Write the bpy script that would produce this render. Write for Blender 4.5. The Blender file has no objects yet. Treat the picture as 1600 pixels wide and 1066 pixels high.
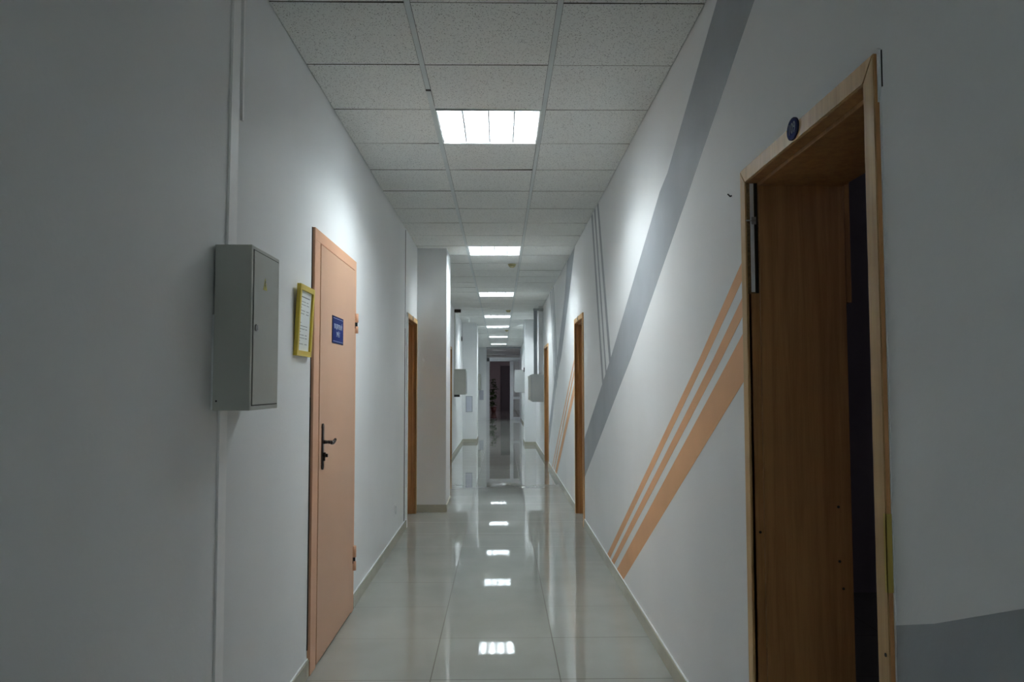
import bpy, bmesh, math, random
from mathutils import Matrix, Vector
random.seed(7)
SC = bpy.context.scene
COL = SC.collection

# ------------------------------------------------------------------ camera, world, exposure
F, PITCH, YAW, ROLL, CAMZ = 1230.56, 0.05621, 0.01477, 0.00148, 1.356
def _w(x, y, z):                       # camera axes (right, forward, up) into the world
    cp, sp = math.cos(PITCH), math.sin(PITCH)
    y, z = cp*y - sp*z, sp*y + cp*z
    cy, sy = math.cos(YAW), math.sin(YAW)
    return Vector((cy*x + sy*y, -sy*x + cy*y, z))
cr, sr = math.cos(ROLL), math.sin(ROLL)
right, up, fwd = _w(cr, 0, -sr), _w(sr, 0, cr), _w(0, 1, 0)
cam = bpy.data.cameras.new('camera'); camo = bpy.data.objects.new('camera', cam); COL.objects.link(camo)
cam.sensor_width = 36; cam.lens = F/1600*36; cam.clip_end = 200; cam.clip_start = 0.02
m = Matrix.Identity(4)
for i in range(3):
    m[i][0], m[i][1], m[i][2] = right[i], up[i], -fwd[i]
m.translation = (0, 0, CAMZ)
camo.matrix_world = m
SC.camera = camo
w = bpy.data.worlds.new('world'); SC.world = w; w.use_nodes = True
w.node_tree.nodes['Background'].inputs[0].default_value = (0.5, 0.6, 0.7, 1)
w.node_tree.nodes['Background'].inputs[1].default_value = 0.0
SC.view_settings.view_transform = 'Standard'; SC.view_settings.look = 'None'
SC.view_settings.gamma = 1; SC.view_settings.use_curve_mapping = False
SC.view_settings.exposure = 2.05
TUBE = 26.0                            # radiance of the fluorescent tubes
SC.cycles.max_bounces = 10; SC.cycles.diffuse_bounces = 6; SC.cycles.glossy_bounces = 5
SC.cycles.sample_clamp_indirect = 6.0

# ------------------------------------------------------------------ key sizes (metres)
H = 2.852                              # ceiling
WL, WR = 0.906, 0.807                  # left and right wall planes |x|
YB, YE = -12.0, 31.0                    # corridor start (behind camera) and glazed end
RL, RR = -0.3647, 0.2362               # ceiling runners
ROW0 = 3.007 - 0.6*25                  # ceiling row seams at ROW0 + .6 k

# ------------------------------------------------------------------ materials
def mat(name, col, rough=0.6, spec=0.5, metal=0.0, noise=None, bump=None, var=None, coat=0):
    """noise=(scale, amount) colour mottling, bump=(scale, strength, dist)"""
    mt = bpy.data.materials.new(name); mt.use_nodes = True
    nt = mt.node_tree; N = nt.nodes; L = nt.links
    b = N['Principled BSDF']
    b.inputs['Base Color'].default_value = (*col, 1)
    b.inputs['Roughness'].default_value = rough
    b.inputs['Specular IOR Level'].default_value = spec
    b.inputs['Metallic'].default_value = metal
    if noise or bump:
        tc = N.new('ShaderNodeTexCoord')
    if noise:
        n = N.new('ShaderNodeTexNoise'); n.inputs['Scale'].default_value = noise[0]; n.inputs['Detail'].default_value = 6
        L.new(tc.outputs['Object'], n.inputs['Vector'])
        r = N.new('ShaderNodeMapRange'); r.inputs[3].default_value = 1-noise[1]; r.inputs[4].default_value = 1+noise[1]
        r.inputs[1].default_value = .25; r.inputs[2].default_value = .75
        L.new(n.outputs['Fac'], r.inputs[0])
        mx = N.new('ShaderNodeVectorMath'); mx.operation = 'SCALE'; mx.inputs[0].default_value = col
        L.new(r.outputs[0], mx.inputs['Scale']); L.new(mx.outputs[0], b.inputs['Base Color'])
    if bump:
        n = N.new('ShaderNodeTexNoise'); n.inputs['Scale'].default_value = bump[0]; n.inputs['Detail'].default_value = 5
        L.new(tc.outputs['Object'], n.inputs['Vector'])
        bp = N.new('ShaderNodeBump'); bp.inputs['Strength'].default_value = bump[1]; bp.inputs['Distance'].default_value = bump[2]
        L.new(n.outputs['Fac'], bp.inputs['Height']); L.new(bp.outputs[0], b.inputs['Normal'])
    return mt

def emis(name, col, s):
    mt = bpy.data.materials.new(name); mt.use_nodes = True
    nt = mt.node_tree; b = nt.nodes['Principled BSDF']
    b.inputs['Base Color'].default_value = (.8, .8, .8, 1)
    b.inputs['Emission Color'].default_value = (*col, 1); b.inputs['Emission Strength'].default_value = s
    return mt

def wood(name, c1, c2, rough=.45):
    mt = bpy.data.materials.new(name); mt.use_nodes = True
    nt = mt.node_tree; N = nt.nodes; L = nt.links; b = N['Principled BSDF']
    tc = N.new('ShaderNodeTexCoord'); mp = N.new('ShaderNodeMapping'); mp.inputs['Scale'].default_value = (38, 38, 1.6)
    L.new(tc.outputs['Object'], mp.inputs[0])
    n = N.new('ShaderNodeTexNoise'); n.inputs['Scale'].default_value = 1.0; n.inputs['Detail'].default_value = 8; n.inputs['Distortion'].default_value = .6
    L.new(mp.outputs[0], n.inputs['Vector'])
    n2 = N.new('ShaderNodeTexNoise'); n2.inputs['Scale'].default_value = 7; n2.inputs['Detail'].default_value = 10
    L.new(mp.outputs[0], n2.inputs['Vector'])
    mth = N.new('ShaderNodeMath'); mth.operation = 'MULTIPLY_ADD'; mth.inputs[1].default_value = .35
    L.new(n2.outputs['Fac'], mth.inputs[0]); L.new(n.outputs['Fac'], mth.inputs[2])
    cr_ = N.new('ShaderNodeValToRGB'); e = cr_.color_ramp.elements
    e[0].position = .45; e[0].color = (*c1, 1); e[1].position = .85; e[1].color = (*c2, 1)
    L.new(mth.outputs[0], cr_.inputs[0]); L.new(cr_.outputs[0], b.inputs['Base Color'])
    b.inputs['Roughness'].default_value = rough
    return mt

def floor_mat():
    mt = bpy.data.materials.new('polished_tile'); mt.use_nodes = True
    nt = mt.node_tree; N = nt.nodes; L = nt.links; b = N['Principled BSDF']
    tc = N.new('ShaderNodeTexCoord'); sep = N.new('ShaderNodeSeparateXYZ')
    L.new(tc.outputs['Object'], sep.inputs[0])
    def M(op, a, bv=None, c=None):
        n = N.new('ShaderNodeMath'); n.operation = op
        for i, v in enumerate((a, bv, c)):
            if v is None: continue
            if isinstance(v, (int, float)): n.inputs[i].default_value = v
            else: L.new(v, n.inputs[i])
        return n.outputs[0]
    def line(c, off, half):
        t = M('DIVIDE', M('SUBTRACT', c, off), 0.6)
        fr = M('ABSOLUTE', M('SUBTRACT', M('FRACT', t), 0.5))       # .5 at the seam
        return M('GREATER_THAN', fr, 0.5-half/0.6), t
    lx, tx = line(sep.outputs[0], -0.3235, .0026)
    ly, ty = line(sep.outputs[1], 3.7175, .0036)
    # thin/faded across-seams: strength varies per tile
    cell = N.new('ShaderNodeCombineXYZ'); L.new(M('FLOOR', tx), cell.inputs[0]); L.new(M('FLOOR', ty), cell.inputs[1])
    wn = N.new('ShaderNodeTexWhiteNoise'); wn.noise_dimensions = '2D'; L.new(cell.outputs[0], wn.inputs['Vector'])
    lys = M('MULTIPLY', ly, M('MULTIPLY_ADD', wn.outputs['Value'], .35, .65))
    g = M('MAXIMUM', M('MULTIPLY', lx, .95), lys)
    n = N.new('ShaderNodeTexNoise'); n.inputs['Scale'].default_value = 2.2; n.inputs['Detail'].default_value = 8
    L.new(tc.outputs['Object'], n.inputs['Vector'])
    ramp = N.new('ShaderNodeValToRGB'); e = ramp.color_ramp.elements
    e[0].position = .3; e[0].color = (.32, .325, .30, 1); e[1].position = .7; e[1].color = (.37, .375, .345, 1)
    L.new(n.outputs['Fac'], ramp.inputs[0])
    mx = N.new('ShaderNodeMix'); mx.data_type = 'RGBA'
    L.new(g, mx.inputs[0]); L.new(ramp.outputs[0], mx.inputs[6]); mx.inputs[7].default_value = (.055, .04, .028, 1)
    L.new(mx.outputs[2], b.inputs['Base Color'])
    L.new(M('MULTIPLY_ADD', g, .5, .022), b.inputs['Roughness'])
    b.inputs['Specular IOR Level'].default_value = .55
    n2 = N.new('ShaderNodeTexNoise'); n2.inputs['Scale'].default_value = 1.7; n2.inputs['Detail'].default_value = 2
    L.new(tc.outputs['Object'], n2.inputs['Vector'])
    hh = M('SUBTRACT', M('MULTIPLY', n2.outputs['Fac'], 1.0), M('MULTIPLY', g, .6))
    bp = N.new('ShaderNodeBump'); bp.inputs['Strength'].default_value = .25; bp.inputs['Distance'].default_value = .0003
    L.new(hh, bp.inputs['Height']); L.new(bp.outputs[0], b.inputs['Normal'])
    return mt

def ceil_mat():
    mt = bpy.data.materials.new('mineral_ceiling_tile'); mt.use_nodes = True
    nt = mt.node_tree; N = nt.nodes; L = nt.links; b = N['Principled BSDF']
    tc = N.new('ShaderNodeTexCoord')
    nz = N.new('ShaderNodeTexNoise'); nz.inputs['Scale'].default_value = 60; nz.inputs['Detail'].default_value = 2
    L.new(tc.outputs['Object'], nz.inputs['Vector'])
    vm = N.new('ShaderNodeVectorMath'); vm.operation = 'MULTIPLY_ADD'
    vm.inputs[1].default_value = (.012, .012, 0)
    L.new(nz.outputs['Color'], vm.inputs[0]); L.new(tc.outputs['Object'], vm.inputs[2])
    facs = []
    for sc, th, ms in ((62, .2, (1, 1.9, .01)), (70, .2, (1.9, 1, .01)), (120, .2, (1, 1, .01))):
        mp = N.new('ShaderNodeMapping'); mp.inputs['Scale'].default_value = ms
        mp.inputs['Rotation'].default_value = (0, 0, .5)
        L.new(vm.outputs[0], mp.inputs[0])
        v = N.new('ShaderNodeTexVoronoi'); v.inputs['Scale'].default_value = sc
        L.new(mp.outputs[0], v.inputs['Vector'])
        c = N.new('ShaderNodeMath'); c.operation = 'LESS_THAN'; c.inputs[1].default_value = th
        L.new(v.outputs['Distance'], c.inputs[0])
        sp = N.new('ShaderNodeSeparateColor'); L.new(v.outputs['Color'], sp.inputs[0])
        k = N.new('ShaderNodeMath'); k.operation = 'MULTIPLY'; L.new(c.outputs[0], k.inputs[0]); L.new(sp.outputs[0], k.inputs[1])
        facs.append(k.outputs[0])
    mxm = N.new('ShaderNodeMath'); mxm.operation = 'MAXIMUM'; L.new(facs[0], mxm.inputs[0]); L.new(facs[1], mxm.inputs[1])
    mx2 = N.new('ShaderNodeMath'); mx2.operation = 'MAXIMUM'; L.new(mxm.outputs[0], mx2.inputs[0]); L.new(facs[2], mx2.inputs[1])
    n = N.new('ShaderNodeTexNoise'); n.inputs['Scale'].default_value = 1.6
    L.new(tc.outputs['Object'], n.inputs['Vector'])
    ramp = N.new('ShaderNodeValToRGB'); e = ramp.color_ramp.elements
    e[0].position = .3; e[0].color = (.76, .775, .755, 1); e[1].position = .7; e[1].color = (.80, .815, .795, 1)
    L.new(n.outputs['Fac'], ramp.inputs[0])
    mx = N.new('ShaderNodeMix'); mx.data_type = 'RGBA'
    L.new(mx2.outputs[0], mx.inputs[0]); L.new(ramp.outputs[0], mx.inputs[6]); mx.inputs[7].default_value = (.07, .07, .065, 1)
    L.new(mx.outputs[2], b.inputs['Base Color'])
    b.inputs['Roughness'].default_value = .9; b.inputs['Specular IOR Level'].default_value = .2
    return mt

def glass_mat():
    mt = bpy.data.materials.new('clear_glass'); mt.use_nodes = True
    b = mt.node_tree.nodes['Principled BSDF']
    b.inputs['Base Color'].default_value = (.9, .93, .95, 1); b.inputs['Roughness'].default_value = .0
    b.inputs['Transmission Weight'].default_value = 1; b.inputs['IOR'].default_value = 1.9
    return mt

M_wall = mat('white_wall_paint', (.81, .825, .835), .62, .3, noise=(1.4, .035), bump=(55, .35, .002))
M_grey = mat('grey_wall_paint', (.36, .385, .415), .55, .3, noise=(3, .09), bump=(55, .35, .002))
M_orange = mat('orange_wall_paint', (.76, .42, .22), .55, .3, noise=(3, .07), bump=(55, .35, .002))
M_floor = floor_mat(); M_ceil = ceil_mat()
M_edge = mat('seam_shade_edge', (.10, .09, .07), .95)  # dark tone stands in for shade inside the tile seams
M_void = mat('dark_void', (.02, .02, .02), .9)
M_tbar = mat('grey_enamel_runner', (.58, .63, .63), .4, noise=(6, .05))
M_base = mat('beige_tile_skirting', (.46, .44, .36), .25, noise=(4, .08))
M_cau = mat('white_caulk', (.85, .87, .88), .6, noise=(30, .08))
M_trim = wood('beech_trim', (.43, .25, .095), (.60, .38, .165))
M_jamb = wood('beech_jamb', (.31, .135, .045), (.46, .235, .085))
M_edgew = wood('orange_beech_edge', (.44, .20, .07), (.60, .31, .12))
M_leafw = wood('brown_door_leaf', (.30, .15, .04), (.42, .22, .07))
M_pink = mat('peach_door_paint', (.61, .365, .24), .42, .4, noise=(2.5, .03))
M_pink2 = mat('peach_frame_paint', (.69, .385, .24), .42, .4, noise=(4, .05))
M_dark = mat('dark_gap', (.02, .018, .016), .8)
M_bronze = mat('dark_bronze', (.05, .038, .035), .35, metal=.7)
M_steel = mat('dull_steel', (.5, .5, .5), .35, metal=.8)
M_box = mat('grey_green_enamel', (.52, .53, .49), .45, .4, noise=(5, .04))
M_box2 = mat('grey_enamel', (.40, .42, .42), .45, .4, noise=(5, .04))
M_duct = mat('grey_metal_duct', (.28, .31, .33), .4, noise=(5, .05))
M_plastic = mat('white_plastic_trunking', (.95, .955, .96), .5, noise=(15, .03))
M_yellow = mat('yellow_picture_frame', (.70, .52, .05), .4)
M_paper = mat('white_paper', (.80, .83, .82), .7)
M_ink = mat('dark_ink', (.16, .17, .18), .8)
M_blue = mat('blue_plate', (.016, .028, .13), .7, .1)
M_bluet = mat('navy_edge', (.012, .016, .06), .6, .1)
M_white = mat('white_lettering', (.45, .50, .62), .7, .1)
M_dimw = mat('dull_silver_lettering', (.30, .33, .42), .7, .1)
M_pvc = mat('white_window_profile', (.62, .62, .66), .35)
M_lav = mat('pale_lavender_panel', (.50, .52, .60), .4)
M_lav2 = mat('grey_panel_frame', (.30, .33, .36), .4)
M_refl = mat('white_reflector', (.85, .87, .88), .3, .6)
M_louv = mat('aluminium_louvre', (.30, .31, .32), .45, metal=.0)
M_tube = emis('fluorescent_tube', (.91, 1.0, 1.02), TUBE)
M_smoke = mat('yellowed_plastic', (.50, .45, .24), .5)
M_tape = mat('yellow_masking_tape', (.50, .37, .08), .6)
M_chip = mat('raw_chipboard', (.20, .13, .06), .9, noise=(120, .5))
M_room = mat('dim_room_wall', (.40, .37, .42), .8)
M_hall = mat('hall_wall', (.46, .42, .44), .8)
M_hdoor = mat('dark_door_paint', (.14, .13, .15), .5)
M_leaf = mat('green_leaf', (.05, .10, .03), .5, noise=(12, .3))
M_pot = mat('red_brown_pot', (.12, .04, .035), .5)
M_glass = glass_mat()
M_sticker = mat('yellow_warning_sticker', (.62, .58, .10), .5)
M_blackm = mat('black_metal', (.03, .03, .035), .5)

# ------------------------------------------------------------------ mesh helpers
def bx(bm, x0, x1, y0, y1, z0, z1, mi=0, bev=0):
    x0, x1 = min(x0, x1), max(x0, x1); y0, y1 = min(y0, y1), max(y0, y1)
    vs = [bm.verts.new(p) for p in ((x0,y0,z0),(x1,y0,z0),(x1,y1,z0),(x0,y1,z0),(x0,y0,z1),(x1,y0,z1),(x1,y1,z1),(x0,y1,z1))]
    fs = []
    for f in ((0,3,2,1),(4,5,6,7),(0,1,5,4),(1,2,6,5),(2,3,7,6),(3,0,4,7)):
        fc = bm.faces.new([vs[i] for i in f]); fc.material_index = mi; fs.append(fc)
    if bev:
        es = list({e for f in fs for e in f.edges})
        r = bmesh.ops.bevel(bm, geom=es, offset=bev, segments=2, affect='EDGES', profile=.6)
        for f in r['faces']: f.material_index = mi
    return vs
def prism(bm, pts, thick_vec, mi=0):
    """closed prism from a planar polygon and an extrusion vector"""
    t = Vector(thick_vec)
    a = [bm.verts.new(p) for p in pts]; b = [bm.verts.new(Vector(p)+t) for p in pts]
    n = len(pts)
    for f in [a, b[::-1]] + [[a[i], b[i], b[(i+1) % n], a[(i+1) % n]] for i in range(n)]:
        try: bm.faces.new(f).material_index = mi
        except ValueError: pass
def cyl(bm, p0, p1, r0, r1=None, n=16, mi=0, cap=True):
    r1 = r0 if r1 is None else r1
    p0, p1 = Vector(p0), Vector(p1); d = (p1-p0).normalized()
    a = d.orthogonal().normalized(); b = d.cross(a)
    A = [bm.verts.new(p0+(a*math.cos(t)+b*math.sin(t))*r0) for t in [2*math.pi*i/n for i in range(n)]]
    B = [bm.verts.new(p1+(a*math.cos(t)+b*math.sin(t))*r1) for t in [2*math.pi*i/n for i in range(n)]]
    for i in range(n):
        f = bm.faces.new([A[i], A[(i+1) % n], B[(i+1) % n], B[i]]); f.material_index = mi; f.smooth = True
    if cap:
        bm.faces.new(A[::-1]).material_index = mi; bm.faces.new(B).material_index = mi
def tube(bm, pts, r, n=10, mi=0):
    for i in range(len(pts)-1): cyl(bm, pts[i], pts[i+1], r, n=n, mi=mi)
def obj(name, bm, mats, parent=None, loc=None):
    bmesh.ops.recalc_face_normals(bm, faces=bm.faces[:])
    if not isinstance(mats, (list, tuple)): mats = [mats]
    if parent is None and loc is None:
        xs = [v.co.x for v in bm.verts]; ys = [v.co.y for v in bm.verts]; zs = [v.co.z for v in bm.verts]
        loc = ((min(xs)+max(xs))/2, (min(ys)+max(ys))/2, min(zs))
    off = Vector(loc) if parent is None else world_loc(parent)
    bmesh.ops.translate(bm, verts=bm.verts[:], vec=-off)
    me = bpy.data.meshes.new(name); bm.to_mesh(me); bm.free()
    for m_ in mats: me.materials.append(m_)
    o = bpy.data.objects.new(name, me); COL.objects.link(o)
    if parent is None: o.location = off
    else: o.parent = parent
    return o
def world_loc(o):
    v = Vector((0, 0, 0))
    while o is not None: v += Vector(o.location); o = o.parent
    return v
def tag(o, label=None, cat=None, group=None, kind=None):
    if label: o['label'] = label
    if cat: o['category'] = cat
    if group: o['group'] = group
    if kind: o['kind'] = kind
    return o
def empty(name, loc):
    o = bpy.data.objects.new(name, None); COL.objects.link(o); o.location = loc; o.empty_display_size = .1
    return o
def B(): return bmesh.new()
def box(name, dims, m_, parent=None, bev=0):
    bm = B(); bx(bm, *dims, bev=bev); return obj(name, bm, m_, parent)
def text_bm(s, size, mtx, depth=.0006, align='CENTER'):
    cu = bpy.data.curves.new('t', 'FONT'); cu.body = s; cu.size = size; cu.align_x = align; cu.align_y = 'CENTER'; cu.extrude = depth
    o = bpy.data.objects.new('t', cu); COL.objects.link(o)
    dg = bpy.context.evaluated_depsgraph_get(); me = bpy.data.meshes.new_from_object(o.evaluated_get(dg))
    bpy.data.objects.remove(o); bpy.data.curves.remove(cu)
    bm = B(); bm.from_mesh(me); bpy.data.meshes.remove(me)
    bmesh.ops.transform(bm, matrix=mtx, verts=bm.verts[:])
    return bm
def face_mtx(side, loc, sx=1):
    """text lying on a side wall and facing into the corridor; side=+1 right wall, -1 left wall"""
    if side > 0: X = Vector((0, -1, 0)); Z = Vector((-1, 0, 0))   # reads towards the camera
    else:        X = Vector((0, 1, 0));  Z = Vector((1, 0, 0))
    Y = Vector((0, 0, 1)); mm = Matrix.Identity(4)
    for i in range(3): mm[i][0], mm[i][1], mm[i][2] = X[i]*sx, Y[i], Z[i]
    mm.translation = loc; return mm

# ------------------------------------------------------------------ floor, walls, ceiling
bm = B(); bx(bm, -1.3, 4.0, YB-.1, 43.3, -.05, 0)
tag(obj('floor', bm, M_floor, loc=(0, 0, 0)), 'glossy beige tiled corridor floor', 'floor', kind='structure')

DOORS = {'door_1': (+1, 1.630, 2.565), 'door_2': (+1, 7.60, 8.47), 'door_3': (+1, 13.20, 14.30),
         'door_4': (-1, 7.60, 8.49), 'door_5': (-1, 13.62, 14.57)}
TR = .05; OH = 2.012                   # architrave width, opening height
TW = .30
def wall_mesh(side, openings, W):
    bm = B(); y = YB
    for (a, b_, h, t) in sorted(openings):
        bx(bm, side*W, side*(W+TW), y, a, 0, H+.12)
        bx(bm, side*W, side*(W+TW), a, b_, h, H+.12)
        y = b_
    bx(bm, side*W, side*(W+TW), y, YE+.15, 0, H+.12)
    return bm
PK0, PK1 = 3.80, 4.872                 # steel door rough opening
bl = wall_mesh(-1, [(a+TR-.012, b-TR+.012, OH+.012, 0) for s, a, b in DOORS.values() if s < 0] + [(PK0, PK1, 2.12, 0)], WL)
wl = tag(obj('wall_left', bl, M_wall, loc=(-WL, YB, 0)), 'white painted left corridor wall', 'wall', kind='structure')
br = wall_mesh(+1, [(a+TR-.012, b-TR+.012, OH+.012, 0) for s, a, b in DOORS.values() if s > 0], WR)
# painted bands: (y, z) polygons, a coat of paint 0.6 mm thick on the wall's face
GREY = [
    [(2.70,2.852),(2.84,2.785),(3.735,2.379),(3.925,2.332),(5.752,1.552),(7.486,.884),(7.60,.84),(7.60,.475),(7.509,.509),(4.858,1.522),(3.321,2.182),(3.205,2.234),(2.422,2.576),(1.80,2.852)],
    [(6.90,2.852),(6.16,1.18),(6.06,1.18),(6.80,2.852)],
    [(6.69,2.852),(6.02,1.40),(5.93,1.35),(6.60,2.852)],
    [(6.48,2.852),(5.77,1.40),(5.68,1.44),(6.39,2.852)],
    [(9.42,2.852),(9.83,2.45),(11.12,1.76),(11.75,1.45),(12.9,.80),(13.20,.66),(13.20,.34),(12.30,.83),(11.16,1.498),(10.418,1.74),(9.293,2.358),(8.46,2.852)],
    [(12.62,2.852),(11.74,1.25),(11.60,1.25),(12.48,2.852)],
    [(12.28,2.852),(11.40,1.30),(11.26,1.38),(12.14,2.852)],
    [(12.00,2.852),(11.16,1.40),(11.02,1.50),(11.86,2.852)],
    [(1.63,.864),(1.48,.912),(1.223,1.011),(.5,1.30),(-.6,1.72),(-.6,1.2),(.5,.78),(1.1,.55),(1.63,.33)],
]
ORANGE = [
    [(2.565,1.782),(2.63,1.750),(3.177,1.464),(6.04,.070),(5.90,.070),(3.074,1.461),(2.6,1.705),(2.565,1.723)],
    [(2.565,1.665),(2.966,1.457),(5.815,.07),(5.69,.07),(2.856,1.453),(2.597,1.587),(2.565,1.603)],
    [(2.565,1.545),(2.755,1.45),(5.55,.07),(5.262,.07),(2.592,1.373),(2.565,1.386)],
    [(8.47,1.695),(12.42,.07),(12.33,.07),(8.47,1.645)],
    [(8.47,1.585),(12.07,.07),(11.97,.07),(8.47,1.525)],
    [(8.47,1.43),(11.74,.07),(11.40,.07),(8.47,1.30)],
]
for polys, mi, t in ((GREY, 1, .0006), (ORANGE, 2, .0008)):
    for k, poly in enumerate(polys):
        tt = t + k*.00005
        prism(br, [(WR-tt, y, min(z, H+.02)) for y, z in poly], (tt+.0005, 0, 0), mi)
wr = tag(obj('wall_right', br, [M_wall, M_grey, M_orange], loc=(WR, YB, 0)), 'white right corridor wall painted with slanting grey and orange bands', 'wall', kind='structure')
tag(box('wall_back', (-WL-TW, WR+TW, YB-.15, YB, 0, H+.12), M_wall), 'white wall behind the camera', 'wall', kind='structure')

# square pillars standing out of the walls
def pillar(name, x0, x1, y0, y1, label):
    p = box(name, (x0, x1, y0, y1, 0, H+.1), M_wall, bev=.006)
    tag(p, label, 'pillar', kind='structure')
    s = 1 if x0 > 0 else -1
    e = .011
    bm = B(); xi = x0 if s > 0 else x1
    bx(bm, xi-s*e, (WR if s > 0 else -WL), y0-e, y0, 0, .078); bx(bm, xi-s*e, xi, y0, y1+e, 0, .078); bx(bm, xi-s*e, (WR if s > 0 else -WL), y1, y1+e, 0, .078)
    obj('skirting', bm, M_base, p)
    return p
pillar('wall_pillar_left_near', -WL-.02, -.585, 8.55, 9.22, 'white wall pillar beside the nearest left doorway')
pillar('wall_pillar_left_far', -WL-.02, -.565, 18.9, 19.9, 'distant white wall pillar on the left with a pale panel')
pillar('wall_pillar_right', .553, WR+.02, 17.9, 18.9, 'distant white wall pillar on the right behind grey box')

# skirting
def skirting(name, side, W, segs, label):
    bm = B()
    for a, b_ in segs:
        y = a
        while y < b_-.001:             # cut from 60 cm tile strips
            y2 = min(b_, (math.floor((y+.0001-3.7175)/.6)+1)*.6+3.7175)
            bx(bm, side*(W-.011), side*(W+.001), y+.0008, y2-.0008, 0, .076)
            y = y2
    for a, b_ in segs: bx(bm, side*(W-.005), side*(W+.001), a, b_, .0765, .083, 1)
    return tag(obj(name, bm, [M_base, M_cau]), label, 'baseboard', kind='structure')
skirting('baseboard_left', -1, WL, [(YB, 3.772), (4.90, 7.60), (9.235, 13.60), (14.58, 18.88), (19.92, YE)], 'beige tile baseboard along the left wall')
skirting('baseboard_right', +1, WR, [(YB, 1.62), (2.57, 7.59), (8.48, 13.19), (14.31, 17.88), (18.92, YE)], 'beige tile baseboard along the right wall')

# ceiling panels with uneven gaps
LIGHT_Y = [4.207, 8.407, 12.607, 16.807, 19.807, 24.007, 28.207]
BACK_Y = [-2.993, -7.193]               # unseen lamps added behind the camera to light the near walls
def is_light(y): return any(abs(y-l) < .05 for l in LIGHT_Y+BACK_Y)
bm = B()
nrow = int((YE-ROW0)/.6)+1
r_ = random.Random(3)
cols = [(-WL+.003, RL-.0132), (RL+.0132, RR-.0132), (RR+.0132, WR-.003)]
for k in range(nrow):
    y0 = ROW0+.6*k; y1 = min(y0+.6, YE)
    for ci, (a, b_) in enumerate(cols):
        if ci == 1 and is_light(y0): continue
        g = [r_.uniform(.002, .0065) for _ in range(4)]
        dz = [r_.uniform(0, .0022) for _ in range(4)]
        if ci == 1 and abs(y0-4.807) < .05: g[2] = .010; dz = [0, 0, .004, 0]
        if ci == 1 and abs(y0-3.607) < .05: g[3] = .008; dz = [0, 0, 0, .004]
        P = [(a, y0+g[0]), (b_, y0+g[1]), (b_, y1-g[2]), (a, y1-g[3])]
        lo = [bm.verts.new((x, y, H+dz[i])) for i, (x, y) in enumerate(P)]
        hi = [bm.verts.new((x, y, H+.015+dz[i])) for i, (x, y) in enumerate(P)]
        bm.faces.new(lo[::-1]); bm.faces.new(hi)
        for i in range(4): bm.faces.new([lo[i], lo[(i+1) % 4], hi[(i+1) % 4], hi[i]]).material_index = 1   # sides coloured dark to paint in the seam shadow
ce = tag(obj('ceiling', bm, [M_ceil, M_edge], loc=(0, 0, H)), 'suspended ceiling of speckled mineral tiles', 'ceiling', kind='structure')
bm = B(); bx(bm, -WL, WR, YB, YE, H+.11, H+.14); obj('void_slab', bm, M_void, ce)
for xr in (RL, RR):
    bm = B(); bx(bm, xr-.0115, xr+.0115, YB, YE, H-.0022, H+.0015); bx(bm, xr-.002, xr+.002, YB, YE, H+.0015, H+.04)
    obj('runner', bm, M_tbar, ce)
# the joint of the left runner where one length overlaps the next
bm = B(); bx(bm, RL-.0135, RL+.0125, 3.93, YE-.01, H-.0035, H-.0022); obj('runner_joint', bm, M_tbar, ce)
bm = B(); bx(bm, RL-.013, RL+.013, 3.905, 3.93, H-.0028, H-.0022); obj('joint_gap', bm, M_dark, ce)

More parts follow.
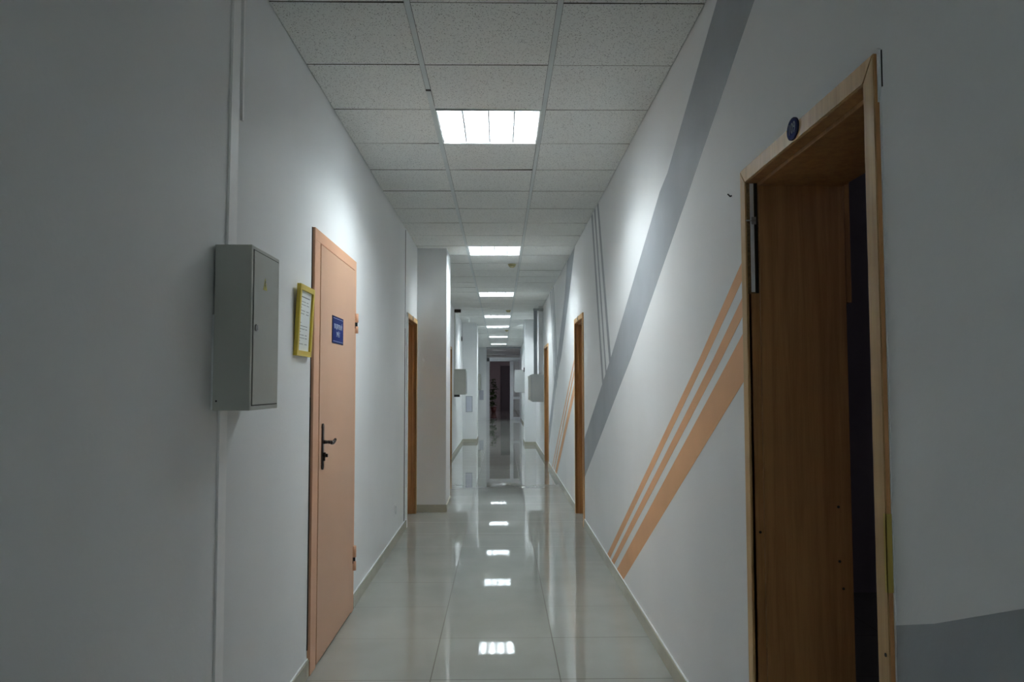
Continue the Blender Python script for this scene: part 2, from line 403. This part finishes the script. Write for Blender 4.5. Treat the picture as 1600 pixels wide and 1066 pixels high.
# ------------------------------------------------------------------ wooden doorways
def doorway(name, side, y0, y1, label, leaf=True, near_mat=None, plate=None):
    W = WR if side > 0 else WL
    X = lambda p: side*(W-p)           # p: distance out of the wall into the corridor
    d = tag(empty(name, (X(0), (y0+y1)/2, 0)), label, 'door', kind='structure')
    pr = .013
    nm = near_mat or M_trim
    top = OH+TR
    for (a, b_, m_) in ((y0, y0+TR, nm), (y1-TR, y1, M_trim)):
        bm = B(); far = b_ == y1
        # mitred upright
        pts = [(X(pr), a, 0), (X(pr), b_, 0), (X(pr), b_, OH if not far else top), (X(pr), a, top if not far else OH)]
        prism(bm, pts, (side*(pr+.004), 0, 0))
        bmesh.ops.bevel(bm, geom=bm.edges[:], offset=.002, segments=2, affect='EDGES')
        for f in bm.faces:
            c_ = f.calc_center_median()
            if abs(c_.y-(y0 if not far else y1)) < .001: f.material_index = 1
        obj('architrave', bm, [m_, M_edgew if m_ is M_trim else m_], d)
    bm = B(); e = .0012
    prism(bm, [(X(pr), y0+e, top), (X(pr), y1-e, top), (X(pr), y1-TR-e, OH+e), (X(pr), y0+TR+e, OH+e)], (side*(pr+.004), 0, 0))
    bmesh.ops.bevel(bm, geom=bm.edges[:], offset=.002, segments=2, affect='EDGES')
    obj('architrave', bm, M_trim, d)
    ya, yb = y0+TR, y1-TR
    # jambs: rebate in front, stop behind
    for s_, yy in ((-1, ya), (1, yb)):
        bm = B(); bx(bm, X(0.006), X(-TW-.005), yy, yy+s_*.012, 0, OH)
        bx(bm, X(-.028), X(-TW-.005), yy-s_*.012, yy, 0, OH-.012, bev=.002); obj('jamb', bm, M_jamb, d)
    bm = B(); bx(bm, X(0.006), X(-TW-.005), ya, yb, OH, OH+.012); bx(bm, X(-.028), X(-TW-.005), ya, yb, OH-.012, OH, bev=.002)
    obj('head_jamb', bm, M_jamb, d)
    if leaf:
        lf = box('door_leaf', (X(-.20), X(-.24), ya+.013, yb-.013, .006, OH-.014), M_leafw, d, bev=.002)
        bm = B(); hy = ya+.08 if side > 0 else ya+.08
        bx(bm, X(-.197), X(-.2), hy-.02, hy+.02, .95, 1.15); tube(bm, [(X(-.197), hy, 1.07), (X(-.15), hy, 1.07), (X(-.15), hy+.11, 1.07)], .008)
        obj('handle', bm, M_steel, d if False else lf)
    if plate:
        py, txt, ry, rz = plate
        bm = B()
        def oval(ry, rz, x0, x1, mi):
            n = 40
            pts = [(x0, py+ry*math.cos(2*math.pi*i/n), plate_z+rz*math.sin(2*math.pi*i/n)) for i in range(n)]
            prism(bm, pts, (x1-x0, 0, 0), mi)
        plate_z = OH+.036 if txt else OH+.03
        oval(ry, rz, X(pr), X(pr+.004), 0); oval(ry*.88, rz*.88, X(pr+.004), X(pr+.0046), 1)
        p = obj('number_plate', bm, [M_bluet, M_blue] if txt else [M_lav2, M_lav2], d)
        if txt:
            p['label'] = 'blue oval plate reading 109'
            obj('lettering', text_bm(txt, .042, face_mtx(side, (X(pr+.0050), py, plate_z), .80)), M_dimw, p)
    return d
d1 = doorway('door_1', *DOORS['door_1'], 'open brown wooden doorway with blue 109 plate, nearest on the right', leaf=False, plate=(2.085, '109', .040, .030))
doorway('door_2', *DOORS['door_2'], 'narrow looking brown wooden doorway, middle of the right wall', plate=(8.05, None, .022, .022))
doorway('door_3', *DOORS['door_3'], 'distant brown wooden doorway on right wall beside grey cable box')
doorway('door_4', *DOORS['door_4'], 'brown wooden doorway on left wall just before the white pillar', near_mat=M_cau, plate=(8.05, None, .022, .022))
doorway('door_5', *DOORS['door_5'], 'distant brown wooden doorway on left wall behind white pillar')
# damage and details on the near doorway
yb = DOORS['door_1'][2]-TR
bm = B(); bx(bm, WR-.0085, WR+.027, yb-.0012, yb+.001, 1.650, OH-.001); obj('chipped_rebate', bm, M_chip, d1)
bm = B(); bx(bm, WR+.002, WR+.014, yb-.0035, yb-.0010, 1.655, OH-.003); obj('metal_strip', bm, M_cau, d1)['label'] = 'white strip in the chipped rebate'
bm = B(); bx(bm, WR+.016, WR+.026, yb-.0030, yb-.0010, 1.652, OH-.003); obj('gap', bm, M_dark, d1)
bm = B(); tube(bm, [(WR-.012, yb-.006, 1.887), (WR+.018, yb-.006, 1.887)], .0022); bx(bm, WR+.006, WR+.02, yb-.006, yb-.002, 1.875, 1.899); obj('screw', bm, M_steel, d1)
for (x, z) in ((WR+.016, .89), (WR+.262, .97), (WR+.262, .80), (WR+.272, .715)):
    yy = yb-.0125 if x > WR+.02 else yb-.0008
    bm = B(); cyl(bm, (x, yy, z), (x, yy-.002, z), .0042); obj('screw_hole', bm, M_dark, d1)
bm = B(); cyl(bm, (WR-.0125, 1.645, .80), (WR-.0145, 1.645, .80), .004); obj('screw_hole', bm, M_dark, d1)
bm = B(); bx(bm, WR-.0145, WR-.0005, 1.6275, 1.6298, .93, 1.09); bx(bm, WR-.0145, WR-.0128, 1.6275, 1.637, .93, 1.09); obj('tape', bm, M_tape, d1)['label'] = 'yellow masking tape strip'
bm = B(); prev = None
rr = random.Random(5); z = .74
while z < 2.07:                        # ragged bead of caulk
    z2 = z+rr.uniform(.03, .09); bx(bm, WR-.0018, WR+.0005, 1.629-rr.uniform(.0015, .006), 1.630, z, min(z2, 2.07)); z = z2
obj('caulk_bead', bm, M_cau, d1)
bm = B(); bx(bm, WR-.0012, WR+.0005, 1.6165, 1.6200, 1.985, 2.064); obj('plaster_crack', bm, M_dark, d1)
bm = B(); prism(bm, [(WR-.006, 1.6285, 2.072), (WR-.006, 1.6195, 2.066), (WR-.006, 1.622, 1.99), (WR-.006, 1.6285, 1.955)], (.006, 0, 0)); obj('broken_plaster', bm, M_cau, d1)
# inner casing fragment at the room side
bm = B(); bx(bm, WR+TW+.006, WR+TW+.022, yb-.012, yb+.05, 1.62, OH+.05); obj('inner_casing', bm, M_jamb, d1)
for nm_, yv in (('door_2', 8.47), ('door_1', 0)): pass

# room behind the near doorway
bm = B(); x0 = WR+TW+.001
bx(bm, x0, 3.9, -.35, -.2, 0, 2.9); bx(bm, x0, 3.9, 5.2, 5.35, 0, 2.9); bx(bm, 3.75, 3.9, -.2, 5.2, 0, 2.9)
bx(bm, x0-.0005, x0+.02, -.2, 1.60, 0, 2.9); bx(bm, x0-.0005, x0+.02, 2.62, 5.2, 0, 2.9); bx(bm, x0-.0005, x0+.02, 1.6, 2.62, OH+.06, 2.9)
tag(obj('wall_office', bm, M_room), 'dim walls of the room behind the near doorway', 'wall', kind='structure')
tag(box('ceiling_office', (x0, 3.9, -.35, 5.35, 2.9, 2.95), M_room), 'ceiling of the dim room', 'ceiling', kind='structure')

ol = tag(empty('added_office_lamp', (3.2, .9, 2.7)), 'added small dim fill lamp, unseen inside the room behind the 109 doorway', 'ceiling light')  # fill lamp added out of view to lift the dark room
bm = B(); cyl(bm, (3.2, .9, 2.9), (3.2, .9, 2.86), .08, n=20); obj('base', bm, M_plastic, ol)
bm = B(); bmesh.ops.create_uvsphere(bm, u_segments=16, v_segments=8, radius=.06, matrix=Matrix.Translation((3.2, .9, 2.84))); obj('added_globe', bm, emis('added_office_glow', (1, .93, 1), 7), ol)
# ------------------------------------------------------------------ peach steel door on the left
pd = tag(empty('door_6', (-WL, 4.32, 0)), 'closed peach painted steel door with bronze handle and blue sign', 'door', kind='structure')
FX = -.891
bm = B()
bx(bm, -WL-.06, FX, 3.775, 3.888, 0, 2.062, bev=.002); bx(bm, -WL-.06, FX, 4.797, 4.862, 0, 2.062, bev=.002); bx(bm, -WL-.06, FX, 3.775, 4.862, 2.062, 2.120, bev=.002)
obj('door_frame', bm, M_pink2, pd)
lf = box('door_leaf', (FX-.045, FX+.003, 3.893, 4.812, .012, 2.056), M_pink, pd, bev=.002)
for z0, z1 in ((1.675, 1.795), (.245, .39)):
    bm = B(); yy = 4.815
    cyl(bm, (FX+.010, yy+.012, (z0+z1)/2+.006), (FX+.010, yy+.012, z1), .011, n=20)
    cyl(bm, (FX+.010, yy+.012, z0), (FX+.010, yy+.012, (z0+z1)/2-.018), .011, n=20)
    bx(bm, FX, FX+.008, yy+.0, yy+.03, (z0+z1)/2+.006, z1, bev=.001); bx(bm, FX, FX+.008, yy+.0, yy+.03, z0, (z0+z1)/2-.018, bev=.001)
    cyl(bm, (FX+.010, yy+.012, (z0+z1)/2-.018), (FX+.010, yy+.012, (z0+z1)/2+.006), .006, mi=1)
    bx(bm, FX, FX+.006, yy-.002, yy+.02, (z0+z1)/2-.03, (z0+z1)/2+.006, mi=1)
    obj('hinge', bm, [M_pink2, M_dark], pd)
# handle set
LX = FX+.003
bm = B(); hy = 3.958
bx(bm, LX, LX+.007, hy-.017, hy+.017, .955, 1.150, bev=.003); cyl(bm, (LX, hy, 1.150), (LX+.007, hy, 1.150), .017, n=24); cyl(bm, (LX, hy, .955), (LX+.007, hy, .955), .017, n=24)
hp = obj('handle', bm, M_bronze, lf)
bm = B()
pts = [(LX+.005, hy, 1.075), (LX+.030, hy, 1.075), (LX+.040, hy+.008, 1.074), (LX+.042, hy+.030, 1.070), (LX+.042, hy+.058, 1.069), (LX+.044, hy+.078, 1.074), (LX+.049, hy+.088, 1.085)]
rs = [.010, .008, .009, .010, .010, .009, .006]
for i in range(len(pts)-1): cyl(bm, pts[i], pts[i+1], rs[i], rs[i+1], n=14)
obj('lever', bm, M_bronze, lf)
bm = B(); cyl(bm, (LX+.005, hy, 1.012), (LX+.018, hy, 1.012), .012, n=20); bx(bm, LX+.005, LX+.016, hy-.005, hy+.005, .982, 1.01, bev=.001)
bx(bm, LX+.018, LX+.028, hy-.001, hy+.012, 1.000, 1.016); obj('lock_cylinder', bm, M_bronze, lf)
# (dark gap strip on the wall beside the frame's near upright)
bm = B(); bx(bm, -WL-.001, -WL+.003, 3.764, 3.7745, .12, 1.30); bx(bm, -WL-.001, -WL+.002, 3.767, 3.7745, 1.30, 2.12); obj('frame_gap', bm, M_dark, pd)

# blue sign on the door
sg = box('door_sign', (LX, LX+.003, 4.155, 4.442, 1.582, 1.728), M_bluet); sg.data.materials[0] = M_bluet
tag(sg, 'blue rectangular name sign with white lettering on the peach steel door', 'sign')
bm = B(); bx(bm, LX+.003, LX+.0036, 4.161, 4.436, 1.587, 1.723); obj('sign_face', bm, M_blue, sg)
bm = B(); bx(bm, LX+.0036, LX+.0040, 4.172, 4.425, 1.7155, 1.7175); bx(bm, LX+.0036, LX+.0040, 4.172, 4.425, 1.5925, 1.5945); obj('rule_line', bm, M_white, sg)
bm = text_bm('КАДРОВЫЙ', .036, face_mtx(-1, (LX+.0042, 4.298, 1.672))); b2 = text_bm('УЧЁТ', .036, face_mtx(-1, (LX+.0042, 4.298, 1.630)))
me = bpy.data.meshes.new('x'); b2.to_mesh(me); b2.free(); bm.from_mesh(me); bpy.data.meshes.remove(me)
obj('lettering', bm, M_white, sg)

# ------------------------------------------------------------------ framed notice, leaning out at its top
pf = tag(empty('picture_frame', (-WL, 3.588, 1.489)), 'small yellow framed notice hanging on left wall before peach door', 'picture frame')
Y0, Y1, ZH = 3.452, 3.712, .318
def fb(name, dims_list, m_):
    bm = B()
    for dms in dims_list: bx(bm, *dms, bev=.0015 if len(dims_list) == 4 else 0)
    o = obj(name, bm, m_, pf); return o
x0, x1 = -WL, -WL+.018
fb('frame', [(x0, x1, Y0, Y0+.024, 1.489, 1.489+ZH), (x0, x1, Y1-.024, Y1, 1.489, 1.489+ZH), (x0, x1, Y0+.024, Y1-.024, 1.489, 1.513), (x0, x1, Y0+.024, Y1-.024, 1.489+ZH-.024, 1.489+ZH)], M_yellow)
bm = B(); bx(bm, x0+.004, x0+.008, Y0+.022, Y1-.022, 1.511, 1.489+ZH-.022); zt = 1.489+ZH-.050; rr = random.Random(9)
bx(bm, x0+.008, x0+.0084, Y0+.060, Y1-.050, zt-.004, zt, 1)
bmr = bm
zt -= .022
for k in range(13):
    if k == 5: zt -= .028
    ya = Y0+.040
    if k % 3 == 2:
        bx(bm, x0+.008, x0+.0084, ya, ya+.035, zt-.0022, zt, 1)
    else:
        while ya < Y0+.040+.085:
            l = rr.uniform(.012, .03); bx(bm, x0+.008, x0+.0084, ya, ya+l, zt-.0024, zt, 1); ya += l+.005
        if k % 3 != 2: bx(bmr, x0+.008, x0+.0084, Y0+.155, Y0+.155+rr.uniform(.03, .05), zt-.0024, zt, 1)
    zt -= .0135
obj('notice', bm, [M_paper, M_ink], pf)
pf.rotation_euler = (0, math.radians(2.6), 0)

# ------------------------------------------------------------------ electrical cabinet, left
ec = tag(empty('electrical_cabinet', (-WL, 2.63, 1.278)), 'grey steel electrical cabinet on left wall between lengths of white trunking', 'electrical box')
CX = -WL+.122
bm = B()
bx(bm, -WL+.006, CX, 2.480, 2.787, 1.278, 1.802, bev=.0025); obj('body', bm, M_box, ec)
bm = B(); bx(bm, -WL, -WL+.007, 2.483, 2.784, 1.281, 1.58); obj('filler', bm, M_cau, ec)
bm = B(); bx(bm, CX-.0005, CX+.0008, 2.496, 2.778, 1.292, 1.790); obj('door_gap', bm, M_dark, ec)
dr = box('door', (CX, CX+.003, 2.499, 2.775, 1.295, 1.787), M_box, ec, bev=.001)
bm = B(); cyl(bm, (CX+.003, 2.520, 1.541), (CX+.009, 2.520, 1.541), .011, n=24); bx(bm, CX+.009, CX+.011, 2.5175, 2.5225, 1.533, 1.549); obj('lock', bm, M_steel, dr)
bm = B(); prism(bm, [(CX+.003, 2.592, 1.672), (CX+.003, 2.634, 1.672), (CX+.003, 2.613, 1.712)], (.0005, 0, 0), 0)
prism(bm, [(CX+.0035, 2.612, 1.703), (CX+.0035, 2.619, 1.702), (CX+.0035, 2.612, 1.688), (CX+.0035, 2.619, 1.689), (CX+.0035, 2.608, 1.674), (CX+.0035, 2.611, 1.685), (CX+.0035, 2.606, 1.686)], (.0004, 0, 0), 1)
st = obj('warning_sticker', bm, [M_sticker, M_ink], dr); st['label'] = 'yellow triangle sticker with black lightning mark'
bm = B(); cyl(bm, (-WL+.018, 2.4805, 1.308), (-WL+.018, 2.4790, 1.308), .003); obj('screw_hole', bm, M_dark, ec)

def trunking(dims_list, label, group, name='cable_trunking', m_=None, cap=None):
    bm = B()
    for dms in dims_list: bx(bm, *dms, bev=.0015)
    o = obj(name, bm, m_ or M_plastic); tag(o, label, 'cable trunking', group)
    return o
# slightly out of plumb, built as sheared strips
def strip(bm, ya0, ya1, z0, yb0, yb1, z1, t, mi=0):
    x0, x1 = -WL-.0005, -WL+t
    vs = [bm.verts.new(p) for p in ((x0,ya0,z0),(x1,ya0,z0),(x1,ya1,z0),(x0,ya1,z0),(x0,yb0,z1),(x1,yb0,z1),(x1,yb1,z1),(x0,yb1,z1))]
    for f in ((0,3,2,1),(4,5,6,7),(0,1,5,4),(1,2,6,5),(2,3,7,6),(3,0,4,7)): bm.faces.new([vs[i] for i in f]).material_index = mi
bm = B(); strip(bm, 2.585, 2.676, 1.803, 2.602, 2.682, H, .006); strip(bm, 2.590, 2.672, 1.803, 2.607, 2.678, H, .008)
tag(obj('cable_trunking', bm, M_plastic), 'white plastic cable trunking rising from grey cabinet to ceiling', 'cable trunking')
bm = B(); strip(bm, 2.708, 2.722, 2.28, 2.700, 2.722, H, .009)
tag(obj('cable', bm, M_plastic), 'thin white painted cable beside the upper trunking on left wall', 'cable')
bm = B(); strip(bm, 2.550, 2.622, 0, 2.547, 2.616, 1.277, .007)
tag(obj('cable_trunking', bm, M_plastic), 'white plastic cable trunking running down from grey cabinet to floor', 'cable trunking')

# socket and corner strip on the left wall
ws = box('wall_socket', (-WL, -WL+.004, 6.80, 6.93, .235, .335), M_wall, bev=.0015); tag(ws, 'white wall socket low on the left wall near the floor', 'socket')
bm = B()
for i in range(36):
    a0, a1 = 2*math.pi*i/36, 2*math.pi*(i+1)/36
    pts = [(-WL+.004, 6.865+r*math.cos(a), .285+.72*r*math.sin(a)) for a, r in ((a0, .046), (a1, .046), (a1, .040), (a0, .040))]
    prism(bm, pts, (.0012, 0, 0))
obj('socket_ring', bm, M_lav2, ws)
bm = B(); bx(bm, -WL-.001, -WL+.0012, 7.46, 7.51, .085, 1.9)
bx(bm, -WL-.001, -WL+.0008, 7.465, 7.50, 1.9, H-.01); tag(obj('trim_1', bm, M_dark), 'thin dark joint line down the left wall before the brown doorway', 'wall joint', kind='structure')
bm = B(); cyl(bm, (-WL, 18.3, 2.43), (-WL+.02, 18.3, 2.43), .035, n=14); bx(bm, -WL, -WL+.012, 18.27, 18.33, 2.38, 2.49)
tag(obj('wall_bracket', bm, M_blackm), 'tiny black bracket high on left wall before the far pillar', 'bracket')
bm = B(); tube(bm, [(WR+.001, 2.703, 2.016), (WR-.006, 2.700, 2.012), (WR-.012, 2.708, 2.022)], .0025); tag(obj('wall_hook', bm, M_blackm), 'small bent nail in right wall just left of the 109 doorway', 'nail')

# ------------------------------------------------------------------ boxes far down the corridor
b1 = tag(empty('cable_box', (-WL, 15.5, 1.17)), 'grey box on the left wall behind the white pillar', 'electrical box')
box('body', (-WL, -.675, 15.4, 16.0, 1.175, 1.675), M_box, b1, bev=.004)
box('door', (-.675, -.670, 15.43, 15.97, 1.20, 1.65), M_box2, b1, bev=.001)
bm = B(); bx(bm, -WL, -.80, 15.45, 15.6, 1.13, 1.175); obj('cable_gland', bm, M_blackm, b1)
c1 = tag(empty('conduit', (-.86, 15.5, 1.675)), 'thin pale conduit rising from grey box to ceiling on left wall', 'conduit')
box('pipe', (-WL, -.888, 15.49, 15.51, 1.675, 2.79), M_box, c1)
box('cap', (-WL, -.78, 15.45, 15.55, 2.79, 2.85), M_bronze, c1)
b2_ = tag(empty('cable_box', (WR, 15.0, 1.045)), 'large grey box on the right wall under a dark grey duct', 'electrical box')
box('body', (.597, WR, 14.7, 15.3, 1.045, 1.565), M_box2, b2_, bev=.004)
box('lid', (.565, .597, 14.72, 15.28, 1.06, 1.55), M_box2, b2_, bev=.003)
box('door', (.535, .565, 14.75, 15.25, 1.08, 1.53), M_box, b2_, bev=.003)
c2 = tag(empty('metal_duct', (.66, 14.8, 1.565)), 'dark grey metal duct from large grey box to ceiling on right', 'duct')
box('duct', (.628, .694, 14.76, 14.84, 1.565, 2.76), M_duct, c2, bev=.002)
box('top_bracket', (.62, WR, 14.74, 14.86, 2.76, 2.80), M_box2, c2)
bm = B(); bx(bm, .73, WR, 14.95, 15.02, 1.565, H); tag(obj('conduit', bm, M_plastic), 'slim white conduit beside the dark grey duct on right wall', 'conduit')
b3 = tag(empty('cable_box', (.44, 18.1, 1.19)), 'pale grey box on the corridor side of the far right pillar', 'electrical box')
box('body', (.328, .553, 17.97, 18.4, 1.19, 1.705), M_box2, b3, bev=.004)
box('door', (.322, .328, 18.0, 18.37, 1.22, 1.68), M_box2, b3, bev=.001)
bm = B(); bx(bm, .53, .553, 17.96, 17.985, 1.66, 1.76); obj('cable_gland', bm, M_blackm, b3)
for k, (xa, xb, y, za, zb, lab) in enumerate(((-.828, -.668, 18.9, .72, 1.10, 'pale lavender access panel low on the far left pillar'), (-.83, -.655, 31.0, .78, 1.17, 'pale lavender panel on end wall left of the glazed doorway'))):
    o = box('access_panel', (xa, xb, y-.02, y, za, zb), M_lav2 if k == 0 else M_pvc, bev=.002); tag(o, lab, 'panel')
    bm = B(); bx(bm, xa+.014, xb-.014, y-.026, y-.02, za+.014, zb-.014, bev=.001); obj('panel_door', bm, M_lav, o)
o = box('cable_box', (-WL, -.76, 30.6, 31.0, 1.17, 1.80), M_box, bev=.003); tag(o, 'white flush box on left wall end above the small lavender panel', 'electrical box')

# ------------------------------------------------------------------ ceiling lights
def make_light(y0):
    t = empty('ceiling_light', (0, y0+.3, H))
    xa, xb = RL+.0085, RR-.0085; ya, yb = y0+.003, y0+.597
    bm = B(); hz = .085; th = .003
    bx(bm, xa, xa+th, ya, yb, H, H+hz); bx(bm, xb-th, xb, ya, yb, H, H+hz); bx(bm, xa, xb, ya, ya+th, H, H+hz); bx(bm, xa, xb, yb-th, yb, H, H+hz)
    bx(bm, xa, xb, ya, yb, H+hz, H+hz+th)
    rim = .009
    bx(bm, xa, xa+rim, ya, yb, H-.002, H); bx(bm, xb-rim, xb, ya, yb, H-.002, H); bx(bm, xa+rim, xb-rim, ya, ya+rim, H-.002, H); bx(bm, xa+rim, xb-rim, yb-rim, yb, H-.002, H)
    obj('housing', bm, M_refl, t)
    bm = B(); n = 4; w_ = (xb-xa-.012)/n; c = .040
    for i in range(n+1):
        x = xa+.006+i*w_
        lo, hi = .003, .022
        if i in (0, n): lo, hi = .002, .010
        prism(bm, [(x-lo, ya+.01, H+.003), (x+lo, ya+.01, H+.003), (x+hi, ya+.01, H+.003+c), (x-hi, ya+.01, H+.003+c)] if 0 < i < n else
              [(x-lo+(.004 if i == 0 else -.004), ya+.01, H+.003), (x+lo+(.004 if i == 0 else -.004), ya+.01, H+.003), (x+(hi if i == 0 else 0), ya+.01, H+.003+c), (x-(hi if i == n else 0), ya+.01, H+.003+c)], (0, yb-ya-.02, 0))
    m_ = 10
    for j in range(m_+1):
        y = ya+.012+j*(yb-ya-.024)/m_
        prism(bm, [(xa+.01, y-.0008, H+.004), (xa+.01, y+.0008, H+.004), (xa+.01, y+.003, H+.020), (xa+.01, y-.003, H+.020)], (xb-xa-.02, 0, 0))
    obj('louvre', bm, M_louv, t)
    for i in range(n):
        x = xa+.006+(i+.5)*w_
        bm = B(); cyl(bm, (x, ya+.02, H+.052), (x, yb-.02, H+.052), .013, n=12); obj('tube', bm, M_tube, t)
    return t
proto = make_light(LIGHT_Y[0])
LL = ['nearest square louvred ceiling light, the largest and brightest', 'second square ceiling light from the camera, level with the left pillar',
      'third square ceiling light, between two smoke detectors', 'fourth square ceiling light, just before the far pillars',
      'fifth ceiling light, a thin bright bar past the far pillars', 'sixth ceiling light, second from the glazed end wall', 'farthest ceiling light, right before the glazed end wall']
LL += ['first added square ceiling light, unseen behind the viewpoint', 'second added square ceiling light, unseen farther behind the viewpoint']
for i, y in enumerate(LIGHT_Y+BACK_Y):
    if i == 0: t = proto
    else:
        t = proto.copy(); COL.objects.link(t); t.location.y = y+.3
        for ch in proto.children:
            c = ch.copy(); COL.objects.link(c); c.parent = t
    tag(t, LL[i], 'ceiling light', 'square fluorescent lights along the ceiling')

# smoke detectors
def detector(x, y):
    t = empty('smoke_detector', (x, y, H))
    bm = B(); cyl(bm, (x, y, H), (x, y, H-.012), .050, n=32); obj('base', bm, M_smoke, t)
    bm = B(); cyl(bm, (x, y, H-.012), (x, y, H-.030), .044, .040, n=32); cyl(bm, (x, y, H-.030), (x, y, H-.042), .036, .024, n=32); obj('sensor_head', bm, M_smoke, t)
    return t
sd = detector(.144, 9.67); SD = ['yellowed smoke detector on ceiling after the second light', 'yellowed smoke detector on ceiling between third and fourth lights', 'tiny farthest smoke detector on ceiling after the fifth light']
for i, (x, y) in enumerate(((.144, 9.67), (.159, 15.67), (.172, 21.3))):
    if i == 0: t = sd
    else:
        t = sd.copy(); COL.objects.link(t); t.location = (x, y, H)
        for ch in sd.children: c = ch.copy(); COL.objects.link(c); c.parent = t
    tag(t, SD[i], 'smoke detector', 'smoke detectors along the ceiling')

# ------------------------------------------------------------------ glazed end partition
bm = B(); bx(bm, -WL, -.552, YE, YE+.15, 0, H+.12); tag(obj('wall_end', bm, M_wall), 'white end wall left of the glazed doorway', 'wall', kind='structure')
gp = tag(empty('window_1', (.14, YE, 0)), 'white framed glazed partition with doorway at the corridor end', 'glazed partition', kind='structure')
ya, yb = YE+.02, YE+.08
bm = B()
bx(bm, -.552, -.426, ya, yb, 0, 2.42)         # left post
bx(bm, -.552, -.540, ya, yb, 2.42, H); bx(bm, .757, WR, ya, yb, 0, H)
bx(bm, .375, .51, ya, yb, 0, 2.34)            # mullion
bx(bm, -.552, .757, ya, yb, 2.30, 2.447)      # transom bar
bx(bm, -.552, .757, ya, yb, 2.80, H)          # head
bx(bm, .51, .757, ya, yb, .81, .91); bx(bm, .51, .757, ya, yb, 0, .11)
obj('window_frame', bm, M_pvc, gp)
for (x0, x1, z0, z1) in ((-.540, .757, 2.447, 2.80), (.51, .757, .91, 2.30), (.51, .757, .11, .81)):
    bm = B(); bx(bm, x0, x1, YE+.045, YE+.051, z0, z1); obj('pane', bm, M_glass, gp)
bm = B(); bx(bm, -.56, .82, YE+.0, YE+.02, H-.035, H+.0); obj('head_gap', bm, M_duct, gp)

# hall beyond
bm = B()
bx(bm, -1.25, 3.8, 43.0, 43.2, 0, 3.0); bx(bm, -1.3, -1.2, YE+.15, 43.0, 0, 3.0); bx(bm, 3.8, 3.95, YE+.15, 43.2, 0, 3.0)
bx(bm, WR, 3.8, YE+.05, YE+.15, 0, 3.0); bx(bm, -1.3, -WL, YE+.05, YE+.15, 0, 3.0)
tag(obj('wall_hall', bm, M_hall), 'dim plain walls of the hall beyond the glazed partition', 'wall', kind='structure')
tag(box('ceiling_hall', (-1.3, 3.95, YE+.15, 43.2, 3.0, 3.05), M_hall), 'dim ceiling of the hall', 'ceiling', kind='structure')
hd = box('door_7', (.02, .56, 42.94, 43.0, 0, 2.42), M_hdoor); tag(hd, 'dark tall door in the back wall of the far hall', 'door', kind='structure')
bm = B(); bx(bm, .08, .50, 42.925, 42.94, 1.2, 2.3); bx(bm, .08, .50, 42.925, 42.94, .15, 1.1); obj('door_panel', bm, M_hdoor, hd)

# dim fill lamp added out of view on the right to brighten the hall
hl = tag(empty('added_hall_lamp', (2.6, 37.5, 2.9)), 'added small dim fill lamp in the hall, unseen round the corner', 'ceiling light')
bm = B(); cyl(bm, (2.6, 37.5, 3.0), (2.6, 37.5, 2.97), .16, n=24); obj('base', bm, M_plastic, hl)
bm = B(); bmesh.ops.create_uvsphere(bm, u_segments=20, v_segments=10, radius=.13, matrix=Matrix.Translation((2.6, 37.5, 2.95))); obj('added_globe', bm, emis('added_hall_glow', (1, .9, .95), 28), hl)
# potted plant in the hall
pl = tag(empty('potted_plant', (-.34, 39.3, 0)), 'tall dark leafy plant in a red brown pot beyond the doorway', 'plant')
bm = B(); c0 = (-.34, 39.3)
cyl(bm, (*c0, 0), (*c0, .24), .10, .14, n=24); cyl(bm, (*c0, .24), (*c0, .28), .15, .15, n=24); obj('pot', bm, M_pot, pl)
bm = B(); rr = random.Random(11); stem = []
for k in range(12):
    z = .25+k*.125; stem.append((c0[0]-.10*math.sin(k*.55)*.5-.006*k, c0[1]+.03*math.cos(k), z))
tube(bm, stem, .012, n=8); obj('stem', bm, M_leaf, pl)
bm = B()
for k in range(120):
    i = rr.randrange(1, 12); p = Vector(stem[i]); a = rr.uniform(0, 2*math.pi); l = rr.uniform(.17, .28)*(1 if i < 9 else .7); w_ = l*.36
    d = Vector((math.cos(a), math.sin(a), rr.uniform(-.1, .7))).normalized(); s = d.cross(Vector((0, 0, 1))).normalized(); u_ = s.cross(d)
    pr_ = []
    for t in (0, .25, .55, .8, 1.0):
        wv = w_*math.sin(math.pi*min(t*.9+.08, 1))*(1 if t < 1 else .1); c = p+d*(.03+l*t)-Vector((0, 0, 1))*l*.45*t*t
        pr_.append((bm.verts.new(c-s*wv+u_*wv*.2), bm.verts.new(c), bm.verts.new(c+s*wv+u_*wv*.2)))
    for q in range(4):
        for h in range(2): bm.faces.new([pr_[q][h], pr_[q][h+1], pr_[q+1][h+1], pr_[q+1][h]])
lo = obj('foliage', bm, M_leaf, pl)
